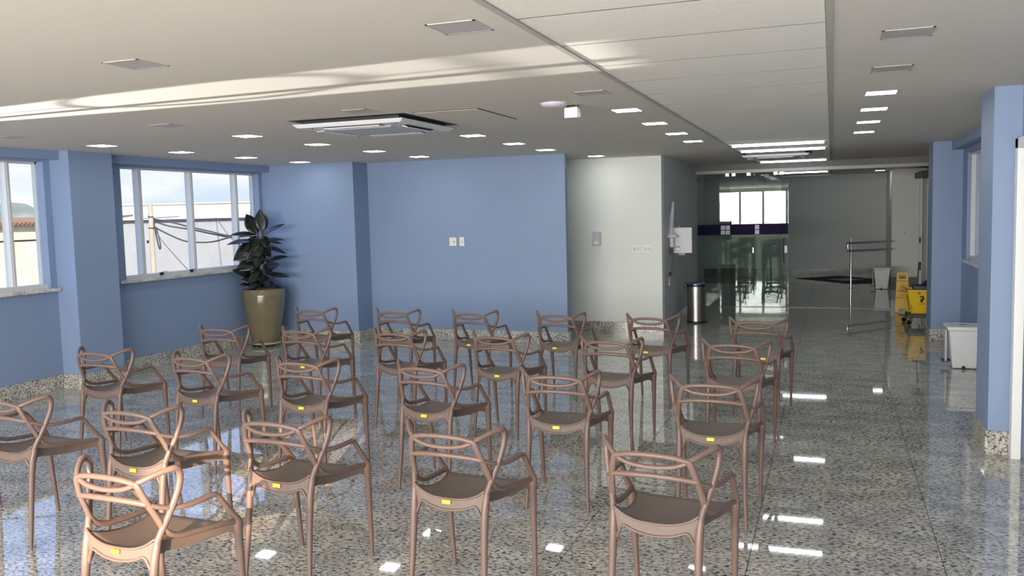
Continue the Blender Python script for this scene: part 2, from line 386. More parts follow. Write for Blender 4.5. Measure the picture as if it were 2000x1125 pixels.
# ---- windows
def window_x(name, label, ysp, zsp, mull, xc, sgn, sill, latches=()):
    """window in a wall of constant x; sgn = +1 when the room lies on the +x side"""
    w_ = struct(B(xc-.05, xc+.0, ysp[0], ysp[1], zsp[1]-.022, zsp[1]).build(name, alu), label)
    ff = MB(); ff.box(xc-.05, xc+.05, ysp[0], ysp[1], zsp[0], zsp[0]+.045)
    ff.box(xc-.05, xc+.0, ysp[0], ysp[0]+.03, zsp[0], zsp[1]); ff.box(xc-.05, xc+.0, ysp[1]-.02, ysp[1], zsp[0], zsp[1])
    ff.build('window_frame', alu, w_)
    for m_ in mull:
        B(xc-.045, xc+.045, m_-.026, m_+.026, zsp[0]+.045, zsp[1]-.02).build('mullion', alu, w_, bevel=.004)
        B(xc+sgn*.045-.005, xc+sgn*.045+.005, m_-.009, m_+.009, zsp[0]+.045, zsp[1]-.02).build('mullion_bead', alu, w_)
    e = sorted([ysp[0]]+list(mull)+[ysp[1]])
    for a, b in zip(e, e[1:]):
        B(xc-.004, xc+.004, a+.03, b-.02, zsp[0]+.04, zsp[1]-.02).build('pane', win_glass, w_)
    x0, x1 = sorted((xc-sgn*.06, xc+sgn*sill[2]))
    B(x0, x1, sill[0], sill[1], zsp[0]-.035, zsp[0]).build('window_sill', sill_granite, w_, bevel=.003)
    for ly in latches:
        l_ = MB(); l_.box(xc+.05*sgn-.01, xc+.05*sgn+.022, ly-.02, ly+.02, zsp[0]+.015, zsp[0]+.05)
        lo = l_.build('latch', black_p, w_)
        B(xc+.06*sgn-.006, xc+.06*sgn+.006, ly+.015, ly+.10, zsp[0]+.05, zsp[0]+.062).build('lever', alu, lo)
    return w_
MLA = [6.60-.9*i for i in range(7)]
window_x('window_1', 'near left window of tall white framed panes', WA, WZ, MLA, XL-.09, 1, (.1, 7.06, .155), (6.30,))
window_x('window_2', 'far left window of tall white framed panes looking on the warehouse', WB, WZ, [8.40, 9.305, 10.215], XL-.09, 1, (7.9, 10.70, .155), (8.66, 9.20))
window_x('window_3', 'right window showing a cream neighbouring wall', WR, WRZ, [8.4, 9.3, 10.2, 11.1], XR+.09, -1, (7.30, 12.0, .13))
w4 = struct(B(RW[0], RW[1], Y0-.1, Y0-.02, 2.38, 2.43).build('window_4', alu), 'wide window behind the photographer')
B(RW[0], RW[1], Y0-.1, Y0-.02, 1.08, 1.13).build('window_frame', alu, w4)
xx = RW[0]
while xx <= RW[1]+.01:
    B(xx-.04, xx+.04, Y0-.1, Y0-.02, 1.13, 2.38).build('mullion', alu, w4); xx += .878

# ---- white door at the right edge (door_1) and lobby door (door_2)
d1 = struct(B(1.26, 1.30, DY[0]+.04, DY[1]-.04, .01, 2.12).build('door_1', plastic_w), 'white door with white casing at the right edge')
B(1.155, 1.215, DY[1]-.06, DY[1]+.03, 0, 2.17).build('casing', plastic_w, d1, bevel=.004)
B(1.155, 1.215, DY[0]-.03, DY[0]+.06, 0, 2.17).build('casing', plastic_w, d1, bevel=.004)
B(1.155, 1.215, DY[0]-.03, DY[1]+.03, 2.10, 2.17).build('casing', plastic_w, d1, bevel=.004)
h_ = MB(); h_.tube([(1.25, DY[0]+.12, 1.0), (1.19, DY[0]+.12, 1.0), (1.185, DY[0]+.16, 1.0), (1.185, DY[0]+.25, 1.0)], .009, 8, 4); h_.build('door_handle', chrome, d1)
d2 = struct(B(1.87, 1.93, 20.2, 21.1, 0, 2.28).build('door_2', plastic_w), 'pale sliding door at the right of the lobby')
B(1.80, 1.86, 21.02, 21.13, 0, 2.30).build('door_frame', white_wall, d2)
B(1.70, 1.93, 19.6, 21.13, 2.30, 2.42).build('track_box', grey_dk, d2)
B(1.795, 1.83, 20.99, 21.03, .90, 1.02).build('lock', grey_dk, d2)

# ------------------------------------------------------------------ glass front
gp = thing('glass_partition', 'green tinted fixed glass panels with a dark purple film band', 'partition', (-1.5, YG, 0))
def gpart(name, m, parent, x0, x1, y0, y1, z0, z1, bevel=0):
    p = parent; off = Vector((0, 0, 0)); q = p
    while q: off += q.location; q = q.parent
    return MB().box(x0-off.x, x1-off.x, y0-off.y, y1-off.y, z0-off.z, z1-off.z).build(name, m, parent, bevel=bevel)
gpart('header_beam', mat('header_grey', (116, 114, 111), .6), gp, -2.28, 1.95, YG-.05, YG+.04, 2.42, H)
gpart('top_rail', alu_rail, gp, -2.28, 1.95, YG-.06, YG+.04, 2.365, 2.42)
gpart('floor_track', alu_rail, gp, -2.28, 1.25, YG-.012, YG+.012, 0, .006)
def film(parent, x0, x1, yy):
    return gpart('film_band', purple, parent, x0, x1, yy, yy+.001, 1.283, 1.468)
def logo(parent, x0, z0, s_, yy, cols=(0, 1)):
    for i in cols:
        for j in (0, 1):
            gpart('logo_square', white_film, parent, x0+i*s_*.53, x0+i*s_*.53+s_*.46, yy, yy+.001, z0+j*s_*.53, z0+j*s_*.53+s_*.46)
for n_, (a, b) in enumerate([(-2.26, -1.279), (-1.271, -.82)]):
    p_ = gpart('glass_panel', door_glass, gp, a, b, YG-.005, YG+.005, .004, 2.365)
    fb = film(p_, a, b, YG-.007)
logo(gp, -1.853, 1.292, .16, YG-.0095); logo(gp, -1.268, 1.292, .16, YG-.0095, (0,))
for px in (-1.739, -1.629, -1.374, -.921):
    gpart('patch_fitting', chrome, gp, px-.032, px+.032, YG-.022, YG+.022, 2.315, 2.37, .003)
gpart('patch_fitting', grey_dk, gp, -2.275, -2.20, YG-.022, YG+.022, 2.26, 2.31, .003)
gpart('lock_plate', chrome, gp, -1.31, -1.285, YG-.02, YG+.02, .96, 1.06, .003)
sd = thing('sliding_glass_door', 'open clear glass door slid behind the fixed green panels', 'glass door', (-1.2, YG+.09, 0))
p_ = gpart('glass_panel', glass('clear_door_glass', (.86, .90, .90), 1.5), sd, -1.70, -.708, YG+.055, YG+.065, .012, 2.36)
film(p_, -1.69, -.712, YG+.053)
hd = MB(); hd.tube([(.412, .005, .79), (.412, .005, 1.23)], .011, 10, smooth_path=False)
hd.build('pull_handle', grey_dk, sd)
gpart('patch_fitting', chrome, sd, -.865, -.79, YG+.045, YG+.08, 2.315, 2.37, .003)
gpart('door_rail', alu_rail, sd, -2.28, 1.95, YG+.042, YG+.09, 2.37, 2.43)
gpart('lock_plate', plastic_w, sd, -.775, -.725, YG+.05, YG+.07, .955, 1.08, .003)

# ------------------------------------------------------------------ ceiling lights
ORD = ['first', 'second', 'third', 'fourth', 'fifth']
def panel_light(x, y, lit, label, group, z=H):
    t = thing('ceiling_light', label, 'ceiling light', (x, y, z), 0, group)
    s_ = .11; fr = MB()
    for a in [(-s_, s_, -s_, -s_+.012), (-s_, s_, s_-.012, s_), (-s_, -s_+.012, -s_, s_), (s_-.012, s_, -s_, s_)]:
        fr.box(*a, -.0025, .0)
    fr.build('frame', led_frame if not lit else plastic_w, t)
    B(-s_+.012, s_-.012, -s_+.012, s_-.012, -.002, .0).build('diffuser', (led if (y < 15 or x < 0) else led_dim) if lit else led_off, t)
    return t
colx = [-6.80, -5.06, -3.31, -1.49, .317]
coln = ['over the left window side', 'left of the air conditioner', 'in the middle, beyond the air conditioner', 'just left of the tiled ceiling strip', 'right of the tiled ceiling strip']
rows = {0: [6.85, 7.98, 9.13, 10.30], 1: [6.83, 8.0, 9.22, 10.42], 2: [8.03, 9.22, 10.36], 3: [6.74, 7.89, 9.06, 10.19], 4: [6.68, 7.78, 8.93, 10.13]}
for ci, ys in rows.items():
    for ri, yy in enumerate(ys):
        panel_light(colx[ci], yy, True, 'lit square ceiling panel %s, %s from the front' % (coln[ci], ORD[ri]), 'lit square ceiling panels')
panel_light(-3.09, 11.98, True, 'lit square ceiling panel over the white wall passage', 'lit square ceiling panels')
panel_light(-3.9, 18.4, True, 'added unseen light panel in the left part of the lobby, nearer', 'lit square ceiling panels')  # out of view, added to brighten the lobby wall behind the glass
panel_light(-3.9, 21.0, True, 'added unseen light panel in the left part of the lobby, farther', 'lit square ceiling panels')  # second hidden panel added for lobby brightness
panel_light(1.02, 21.6, True, 'lit square ceiling panel in the lobby beyond the glass', 'lit square ceiling panels')
offs = [(-1.45, 3.41, 'at the top, left of the tiled ceiling strip'), (-3.2, 3.47, 'at upper left, in the nearest row'), (.317, 4.44, 'right of the tiled strip, nearest'),
        (.317, 5.54, 'right of the tiled strip, just before the lit ones'), (-1.477, 5.65, 'beside the white ceiling dome'), (-3.24, 5.71, 'just in front of the air conditioner'),
        (-5.0, 5.74, 'left of the air conditioner'), (-6.72, 5.77, 'at the far left edge')]
for x, yy, l in offs:
    panel_light(x, yy, False, 'unlit square ceiling panel %s' % l, 'unlit square ceiling panels')
for yy, l, x0, x1 in [(11.09, 'nearest of the bright lines in the tiled strip', -1.18, -.06), (13.15+.5, 'behind the dark edged air conditioner', -1.18, -.06), (15.3, 'just before the glass front', -1.15, -.06), (20.5, 'in the lobby beyond the glass', -1.05, -.06)]:
    if l.startswith('behind'): yy = 12.25
    t = thing('fluorescent_fixture', 'long fluorescent ceiling fixture %s' % l, 'ceiling light', ((x0+x1)/2, yy, H), 0, 'fluorescent fixtures')
    hw = (x1-x0)/2
    MB().box(-hw, hw, -.10, .10, -.008, .0).build('housing', alu, t)
    MB().tube([(-hw+.03, 0, -.02), (hw-.03, 0, -.02)], .012, 10, smooth_path=False).build('tube', tube_mat, t)
    for i in range(9):
        xq = -hw+.03+(2*hw-.06)*i/8
        MB().box(xq-.003, xq+.003, -.095, .095, -.012, -.008).build('louvre', alu, t)

# ------------------------------------------------------------------ air conditioners, access panel, dome, box
def cassette(label, x, y, s_, drop=.03):
    t = thing('ceiling_air_conditioner', label, 'air conditioner', (x, y, H))
    h = s_/2
    MB().box(-h*.88, h*.88, -h*.88, h*.88, -drop-.004, 0).build('recess', black_p, t); B(-h*1.045, h*1.045, -h*1.045, h*1.045, -.002, 0).build('opening_shade', grey_dk, t)  # flat dark sheet: shade of the ceiling opening put into its colour
    fr = MB(); i_ = h*.60
    zt, zb = -drop, -drop-.028
    for (b, tt) in [((-h*.93, h*.93, -h*.93, -i_), (-h, h, -h, -i_)), ((-h*.93, h*.93, i_, h*.93), (-h, h, i_, h))]:
        fr.frustum(b, tt, zb, zt)
    for (b, tt) in [((-h*.93, -i_, -i_, i_), (-h, -i_, -i_, i_)), ((i_, h*.93, -i_, i_), (i_, h, -i_, i_))]:
        fr.frustum(b, tt, zb, zt)
    fr.build('frame', plastic_w, t, bevel=.004)
    MB().frustum((-i_*.93, i_*.93, -i_*.93, i_*.93), (-i_, i_, -i_, i_), zb-.012, zb+.004).build('grille', plastic_g, t, bevel=.003)
    for a in range(4):
        fl = MB().box(-i_*.86, i_*.86, -h*.83, -h*.70, zb-.004, zb+.002).build('outlet', black_p if a == 1 else grey_dk, t, rot=(0, 0, a*math.pi/2))
        MB().box(-i_*.84, i_*.84, -.035, .035, -.003, .003).build('vane', plastic_w, fl, (0, -h*.765, zb-.008), (R(18 if a == 1 else 4), 0, 0))
        MB().lathe([(.008, -.004), (.011, 0)], 8, (h*.76, h*.76, zb)).build('corner_screw', grey_dk, t, rot=(0, 0, a*math.pi/2))
    return t
cassette('large white cassette air conditioner in the plaster ceiling', -3.53, 6.48, .98)
cassette('grey cassette air conditioner in the tiled strip before the glass front', -.74, 13.1, .90, .045)
ap = thing('access_panel', 'square flush access panel in the ceiling beside the air conditioner', 'hatch', (-2.69, 6.41, H))
B(-.265, .265, -.42, .42, -.004, 0).build('hatch_gap', gap_mat, ap)
B(-.258, .258, -.413, .413, -.006, -.001).build('hatch_board', ceil_paint, ap)
dm = thing('ceiling_dome', 'shallow white ceiling dome beside a small hanging box', 'access point', (-1.85, 6.02, H))
MB().lathe([(.10, 0), (.10, -.008), (.085, -.022), (.05, -.031), (.001, -.034)], 30, caps=False).build('dome_cover', mat('dome_plastic', (206, 202, 210), .4), dm)
MB().lathe([(.104, 0), (.104, -.005)], 30).build('base_ring', plastic_g, dm)
bx = thing('ceiling_box', 'small white box hanging under the ceiling beside the dome', 'sensor', (-1.775, 6.2, H))
B(-.05, .05, -.03, .035, -.092, -.016).build('case', plastic_w, bx, bevel=.004)
B(.051, .056, -.02, .03, -.088, -.03).build('side_cover', plastic_g, bx)
br = MB(); br.box(-.045, -.02, -.01, .01, -.017, 0); br.box(.01, .05, -.01, .01, -.017, 0); br.tube([(-.06, 0, -.004), (-.03, .0, -.014), (.0, 0, -.004), (.02, 0, -.014)], .003, 6, 4)
br.build('bracket', mat('brass_dark', (92, 74, 40), .4, metal=.6), bx)

# ------------------------------------------------------------------ chairs
def mir(pts): return [(-x, y_, z) for x, y_, z in pts]
def make_chair():
    t = bpy.data.objects.new('armchair', None); COL.objects.link(t); t.empty_display_size = .1
    # back rails (left end to right end)
    MB().tube([(-.150,-.238,.778), (-.09,-.250,.792), (0,-.255,.797), (.09,-.250,.792), (.150,-.238,.778)], [(.013,.0115)]*5, 8, 5, flat=(0,0,1)).build('top_rail', chair_mat, t)
    MB().tube([(-.150,-.236,.776), (-.09,-.244,.754), (0,-.247,.746), (.09,-.244,.754), (.150,-.236,.776)], [(.012,.0105)]*5, 8, 5, flat=(0,0,1)).build('middle_rail', chair_mat, t)
    MB().tube([(-.174,-.210,.694), (-.09,-.232,.706), (0,-.240,.710), (.09,-.232,.706), (.174,-.210,.694)], [(.013,.012)]*5, 8, 5, flat=(0,0,1)).build('lower_rail', chair_mat, t)
    post = [(.146,-.239,.777), (.156,-.236,.766), (.166,-.224,.73), (.175,-.209,.693), (.184,-.182,.64), (.191,-.156,.587), (.194,-.122,.552), (.198,-.07,.531), (.204,0,.521), (.214,.09,.512), (.226,.165,.504), (.234,.207,.492)]
    ear = [(.146,-.237,.776), (.170,-.219,.789), (.205,-.178,.807), (.232,-.137,.817), (.2385,-.116,.811), (.2375,-.103,.785), (.233,-.107,.74), (.222,-.124,.685), (.205,-.145,.625), (.190,-.165,.575), (.181,-.185,.530)]
    arm = [(.174,-.210,.694), (.192,-.178,.677), (.212,-.130,.661), (.228,-.07,.653), (.235,0,.653), (.238,.06,.655), (.240,.090,.643), (.241,.120,.605), (.241,.165,.550), (.240,.205,.505), (.236,.214,.480)]
    fleg = [(.238,.200,.512), (.234,.207,.478), (.230,.215,.40), (.225,.231,.2), (.220,.247,.0)]
    bleg = [(.184,-.172,.560), (.179,-.188,.50), (.177,-.200,.43), (.179,-.220,.25), (.188,-.247,.0)]
    for sgn in (1, -1):
        f = (lambda p: p) if sgn == 1 else mir
        MB().tube(f(post), [(.015,.0105)]*6+[(.014,.012)]*2+[(.013,.0115)]*4, 8, 4, flat=(0,-1,0)).build('back_post', chair_mat, t)
        MB().tube(f(ear), [(.012,.011)]*3+[(.014,.012)]*5+[(.014,.0125)]*3, 8, 4, flat=(sgn,0,.2)).build('back_loop', chair_mat, t)
        MB().tube(f(arm), [(.013,.0105)]*3+[(.0145,.011)]*6+[(.017,.013)]*2, 8, 4, flat=(0,0,1)).build('armrest', chair_mat, t)
        MB().tube(f(fleg), [.015,.0205,.0175,.0135,.0095], 10, 4).build('leg', chair_mat, t)
        MB().tube(f(bleg), [.012,.0165,.0175,.0145,.0095], 10, 4).build('leg', chair_mat, t)
    # seat: saddle surface with skirt
    nu, nv = 20, 10; vs_ = []; fs_ = []
    def hw(v): return .155+.008*v+.066*v**3.2+.017*max(0, 1-v*7)
    def top(u, v):
        z = .476+.027*(1-v)**2.4+.018*v**2
        z += (.034*(1-v)**3+.010)*abs(u)**3
        z -= .030*max(0, (v-.88)/.12)**2
        return z
    def low(u, v):
        back = .453+.030*(abs(u)/.76)**2.2 if abs(u) < .76 else .482-.085*((abs(u)-.76)/.24)**1.6
        b_ = max(0, 1-v*9)
        side = top(u, v)-.018-.026*abs(u)**4
        return back*b_+side*(1-b_)
    for layer in (0, 1):
        for j in range(nv+1):
            for i in range(nu+1):
                u = -1+2*i/nu; v = j/nv
                yb = -.192+.412*v-.012*(1-u*u)*(1-v)+.012*(1-u*u)*v
                vs_.append((hw(v)*u, yb-(.004 if layer and v == 0 else 0), top(u, v) if not layer else min(low(u, v), top(u, v)-.008)))
    N_ = (nu+1)*(nv+1); id_ = lambda l, i, j: l*N_+j*(nu+1)+i
    for j in range(nv):
        for i in range(nu):
            fs_.append((id_(0,i,j), id_(0,i+1,j), id_(0,i+1,j+1), id_(0,i,j+1))); fs_.append((id_(1,i,j+1), id_(1,i+1,j+1), id_(1,i+1,j), id_(1,i,j)))
    m1 = MB().add(vs_, fs_, True); rim = []
    for i in range(nu):
        rim.append((id_(0,i,0), id_(1,i,0), id_(1,i+1,0), id_(0,i+1,0))); rim.append((id_(0,i,nv), id_(0,i+1,nv), id_(1,i+1,nv), id_(1,i,nv)))
    for j in range(nv):
        rim.append((id_(0,0,j), id_(0,0,j+1), id_(1,0,j+1), id_(1,0,j))); rim.append((id_(0,nu,j), id_(1,nu,j), id_(1,nu,j+1), id_(0,nu,j+1)))
    for f in rim: m1.f.append(list(f)); m1.sm.append(False)
    m1.build('seat', seat_mat, t)
    # raised lip along the rear edge of the seat, flowing into the rear legs
    lip = [(u*.171, -.193-.012*(1-u*u), top(u, 0)) for u in (-1, -.8, -.5, -.2, .2, .5, .8, 1)]
    MB().tube([(-.180,-.182,.552)]+lip+[(.180,-.182,.552)], [(.006,.005)]*10, 6, 3, flat=(0,0,1)).build('rear_lip', chair_mat, t)
    low_e = [(u*.171, -.197-.012*(1-u*u), low(u, 0)) for u in (-1, -.9, -.8, -.7, -.45, 0, .45, .7, .8, .9, 1)]
    MB().tube(low_e, [(.009,.006)]*11, 6, 3, flat=(0,0,1)).build('rear_apron', chair_mat, t)
    # front skirt hidden from here, rounded front edge
    return t
proto = make_chair()
stk_me = MB().box(-.021, .021, -.0012, .0012, -.0085, .0085).mesh('label_sticker', sticker)
CH = [  # x, y, rotation, sticker offset (None = none), label
 (-5.090, 8.00,  1.0, None, 'taupe plastic armchair in the back row, leftmost, beside the plant pot'),
 (-4.115, 7.985,-0.6, None, 'taupe plastic armchair in the back row, second from the left'),
 (-3.274, 7.990,-2.4, -.03, 'taupe plastic armchair in the back row, third from the left'),
 (-2.383, 7.955,-4.2, -.03, 'taupe plastic armchair in the back row in front of the blue wall end'),
 (-1.493, 7.880,-6.0, -.04, 'taupe plastic armchair in the back row before the white wall'),
 (-.570, 7.737, -5.1, .055, 'taupe plastic armchair in the back row, rightmost, before the glass front'),
 (-5.114, 6.536, 5.2, None, 'taupe plastic armchair in the second row from the back, leftmost, below the potted plant'),
 (-4.245, 6.544,-2.7, .01, 'taupe plastic armchair in the second row from the back, second from the left'),
 (-3.353, 6.560,-3.4, None, 'taupe plastic armchair in the second row from the back, third from the left'),
 (-2.442, 6.518,-4.8, .005, 'taupe plastic armchair in the second row from the back, fourth from the left'),
 (-1.531, 6.444,-4.7, None, 'taupe plastic armchair in the second row from the back, fifth from the left'),
 (-.629, 6.455, -4.6, None, 'taupe plastic armchair in the second row from the back, rightmost'),
 (-5.130, 5.202, 0.2, None, 'taupe plastic armchair in the middle row, leftmost, in front of the blue pillar'),
 (-4.200, 5.156,-4.6, .0, 'taupe plastic armchair in the middle row, second from the left'),
 (-3.318, 5.140,-2.2, -.005, 'taupe plastic armchair in the middle row, third from the left'),
 (-2.393, 5.135,-6.2, -.005, 'taupe plastic armchair in the middle row, fourth from the left'),
 (-1.520, 5.053, 1.6, -.005, 'taupe plastic armchair in the middle row, fifth from the left'),
 (-.611, 5.008, -0.8, -.005, 'taupe plastic armchair in the middle row, rightmost'),
 (-4.254, 3.699,-4.2, None, 'taupe plastic armchair cut by the left edge of the picture'),
 (-3.344, 3.661,-2.3, -.005, 'taupe plastic armchair in the second row from the front, behind the peach lit one'),
 (-2.461, 3.645,-3.1, -.005, 'taupe plastic armchair near the front, left of centre, both front feet showing'),
 (-1.573, 3.647,-4.2, -.005, 'taupe plastic armchair near the front, at the centre of the picture'),
 (-.636, 3.586, -6.2, None, 'taupe plastic armchair near the front, rightmost, without a yellow sticker'),
 (-2.577, 2.760,-3.0, -.005, 'sun warmed taupe plastic armchair nearest the camera at lower left'),
 (-5.150, 3.705,-3.0, None, 'taupe plastic armchair left of the frame with one leg showing at the left edge')]
for i, (x, yy, a, st, l) in enumerate(CH):
    o = proto if i == 0 else copy_tree(proto)
    o.location = (x, yy, 0); o.rotation_euler = (0, 0, R(a)); tag(o, l, 'chair', 'taupe plastic armchairs in rows')
for o in [q for q in COL.objects if q.name.startswith('armchair') and q.type == 'EMPTY']:
    st = next(s for (x, yy, a, s, l) in CH if l == o['label'])
    if st is not None:
        obj('label_sticker', stk_me, o, (st, -.2115, .4895), (R(-8), 0, 0))

# ------------------------------------------------------------------ potted rubber plant
PX, PY = -7.43, 10.22
pp = thing('potted_rubber_plant', 'dark rubber plant in a tall bronze vase in the corner', 'plant', (PX, PY, 0))
MB().lathe([(.172, .055), (.180, .07), (.208, .22), (.248, .42), (.277, .58), (.286, .70), (.284, .80), (.272, .803), (.262, .79), (.262, .74)], 40, caps=False).build('vase', pot_mat, pp)
MB().lathe([(.255, .742), (.001, .748)], 40, caps=False).build('soil', soil, pp)
cad = MB().lathe([(.21, .038), (.215, .045), (.21, .060)], 32).build('caddy', pot_rim, pp)
for k in range(5):
    a = k*2*math.pi/5+.3
    MB().lathe([(.02, -.012), (.02, .012)], 14).build('caddy_wheel', black_p, cad, (.17*math.cos(a), .17*math.sin(a), .02), (R(90), 0, a))
SC = .00114
def pl(zx, zy, dy=0): return Vector(((zx-455)*SC-.055, dy, .80+(1070-zy)*SC))
stems = [[(455,1075,0), (456,900,.0), (450,700,.02), (440,520,.03), (455,400,.02), (470,360,.02)], [(500,1075,.03), (535,880,.03), (542,700,.01), (538,500,.0), (532,350,.0)]]
for s_ in stems:
    MB().tube([pl(*q) for q in s_], [.014, .012, .011, .010, .008, .006][:len(s_)], 8, 5).build('stem', stem_mat, pp)
def leaf_mesh(wr):
    n = 9; vs_ = []; fs_ = []
    for layer in (0, 1):
        for i in range(n+1):
            t = i/n; w_ = wr*.5*math.sin(math.pi*min(1, t*.93+.05)**.85)*(1 if t < .97 else .3)
            if i == 0: w_ = .012
            zc = -.10*t*t+.03*t
            for k in (-1, -.5, 0, .5, 1):
                vs_.append((t, w_*k, zc+.07*abs(k)*w_/.25*.5-(.004 if layer else 0)))
    m_ = 5; N_ = (n+1)*m_
    for i in range(n):
        for k in range(m_-1):
            fs_.append((i*m_+k, (i+1)*m_+k, (i+1)*m_+k+1, i*m_+k+1)); fs_.append((N_+i*m_+k+1, N_+(i+1)*m_+k+1, N_+(i+1)*m_+k, N_+i*m_+k))
        for k in (0, m_-1):
            fs_.append((i*m_+k, N_+i*m_+k, N_+(i+1)*m_+k, (i+1)*m_+k))
    return MB().add(vs_, fs_, True).mesh('leaf', leaf_mat)
leaf_meshes = {w_: leaf_mesh(w_) for w_ in (.34, .42, .52, .60)}
LV = [(530,370,505,100,150,0), (455,400,305,148,140,0), (545,400,812,276,50,.05), (450,405,95,385,52,-.05), (445,480,70,490,52,-.1), (550,478,805,466,30,.05), (560,480,692,520,45,.2),
      (545,650,725,535,95,-.1), (600,560,782,645,45,.15), (590,725,842,668,52,.05), (565,800,800,768,90,-.1), (570,890,835,922,48,.1), (500,1010,755,1028,95,-.15), (440,1000,220,1005,62,-.1),
      (400,880,140,825,115,-.1), (400,620,190,590,95,.1), (330,640,140,700,65,.1), (500,520,205,700,200,-.18), (520,480,320,500,170,-.1), (500,700,250,820,160,-.2), (550,760,655,860,130,-.1),
      (480,850,285,912,95,-.12), (440,930,165,950,45,.1), (450,960,312,945,90,-.2), (540,540,420,730,160,-.22), (480,600,545,790,150,-.2), (470,430,490,610,150,-.15), (540,1040,762,1060,34,.05),
      (450,1050,268,1085,40,.0), (520,900,625,985,110,-.2), (470,780,380,640,150,.15), (520,640,420,480,160,.15), (500,860,420,980,120,-.2), (460,700,330,600,140,.2), (530,430,560,560,120,.1), (500,960,430,1050,90,-.22), (450,560,300,640,150,-.1), (455,640,240,740,150,.05), (450,760,300,880,140,.0), (540,600,640,700,110,.0), (540,720,630,800,110,.1), (455,480,380,600,150,-.2), (540,820,640,930,110,.0), (450,880,330,1000,110,.0), (530,460,600,560,110,-.05), (520,1000,420,1060,80,.0)]
camdir = (Vector((0, 0, CAM_H))-Vector((PX, PY, 1.3))).normalized()
for i, (x0, y0, x1, y1, wz, dy) in enumerate(LV):
    b0 = pl(x0, y0, random.uniform(-.02, .02)); b1 = pl(x1, y1, dy)
    if PX+b1.x < -7.66: b1.x, b1.y = -7.66-PX, b1.y-1.3*(-7.66-PX-b1.x)
    ax = b1-b0; L_ = ax.length; ax.normalize()
    ratio = min(1.0, wz*1.15*SC/max(.05, L_))
    key = min(leaf_meshes, key=lambda q: abs(q-max(.36, min(.6, ratio*1.05))))
    tilt = min(1.0, ratio/key)
    upv = Vector((0, 0, 1))
    nrm = camdir*tilt+upv*math.sqrt(max(0, 1-tilt*tilt))
    nrm = (nrm-ax*nrm.dot(ax)).normalized(); side = nrm.cross(ax)
    o = obj('leaf', leaf_meshes[key], pp)
    m4 = Matrix((( ax.x, side.x, nrm.x, b0.x), (ax.y, side.y, nrm.y, b0.y), (ax.z, side.z, nrm.z, b0.z), (0, 0, 0, 1)))
    o.matrix_local = m4 @ Matrix.Diagonal((L_, L_, L_, 1))

# ------------------------------------------------------------------ wall fittings
so = thing('power_socket', 'square cream wall socket on the blue wall', 'socket', (-4.94, 11.15, 1.387))
B(-.053, .053, -.009, 0, -.058, .058).build('plate', cream_p, so, bevel=.003)
for zz in (-.028, .012): B(-.03, .015, -.0105, -.009, zz, zz+.02).build('key', plastic_w, so)
MB().lathe([(.009, 0), (.009, .003)], 12).build('pin_hole', black_p, so, (.02, -.009, .0), (R(90), 0, 0))
so = thing('data_socket', 'narrow white rounded wall socket on the blue wall', 'socket', (-4.805, 11.15, 1.387))
B(-.036, .036, -.009, 0, -.062, .062).build('plate', plastic_w, so, bevel=.012)
MB().lathe([(.014, 0), (.016, .004)], 14).build('port', plastic_g, so, (0, -.009, 0), (R(90), 0, 0))
for x, l in ((-2.65, 'left switch plate of the pair on the white wall'), (-2.486, 'right switch plate of the pair on the white wall')):
    s_ = thing('switch_plate', l, 'switch', (x, 12.5, 1.197), 0, 'switch plates on the white wall')
    B(-.062, .062, -.008, 0, -.058, .058).build('plate', plastic_w, s_, bevel=.004)
    for q in (-.026, .026): B(q-.016, q+.016, -.013, -.008, -.022, .026).build('rocker', plastic_g, s_, bevel=.002)
ds = thing('soap_dispenser', 'small white soap dispenser on the white wall', 'dispenser', (-3.225, 12.5, 1.36))
B(-.055, .055, -.09, 0, -.10, .10).build('body', plastic_g, ds, bevel=.014)
B(-.04, .04, -.093, -.088, .0, .06).build('window_strip', mat('pale_lilac', (190, 188, 206), .3), ds)
B(-.03, .03, -.105, -.085, -.085, -.035).build('push_lever', plastic_w, ds, bevel=.008)

cd = thing('cup_dispenser', 'clear tube cup dispenser with white collar on the grey wall', 'dispenser', (-2.235, 13.05, 0))
tb = MB(); tb.tube([(-.012, 0, 1.39), (.0, .02, 1.62), (.022, .05, 1.87)], [.036, .032, .018], 16, 6); tb.build('clear_tube', tube_sheen, cd)
MB().lathe([(.03, 1.335), (.085, 1.345), (.088, 1.372), (.055, 1.382), (.05, 1.40), (.04, 1.402)], 24).build('collar', plastic_w, cd)
MB().lathe([(.030, 1.20), (.033, 1.34)], 18).build('neck', plastic_w, cd)
B(-.025, .02, -.03, .03, 1.11, 1.20).build('valve', black_p, cd)
wb = thing('wall_cabinet', 'flat white box standing out from the grey wall', 'cabinet', (-2.28, 13.16, 0))
B(0, .325, 0, .10, 1.105, 1.485).build('case', mat('white_sheet', (214, 214, 218), .45), wb, bevel=.003)
B(.085, .155, -.002, 0, 1.14, 1.21).build('paper_label', frost, wb)
B(.09, .15, -.003, -.0015, 1.147, 1.185).build('label_print', plastic_w, wb)
gd = thing('gel_dispenser', 'clear bottle hand gel dispenser behind the white box', 'dispenser', (-2.28, 14.0, 0))
B(0, .10, -.05, .05, 1.03, 1.08).build('tray', plastic_w, gd, bevel=.005)
B(0, .02, -.045, .045, 1.03, 1.50).build('back_plate', plastic_w, gd)
MB().lathe([(.045, 1.085), (.048, 1.10), (.048, 1.38), (.04, 1.40)], 18, (.07, 0, 0)).build('bottle', clear_pl, gd)
MB().frustum((0, .13, -.05, .05), (0, .05, -.03, .03), 1.40, 1.47).build('cap', plastic_w, gd, bevel=.006)
B(.015, .06, -.052, -.046, 1.41, 1.46).build('sensor', black_p, gd)
wr = thing('plug_and_cable', 'thin black cable hanging to a socket on the grey wall', 'cable', (-2.26, 13.05, 0))
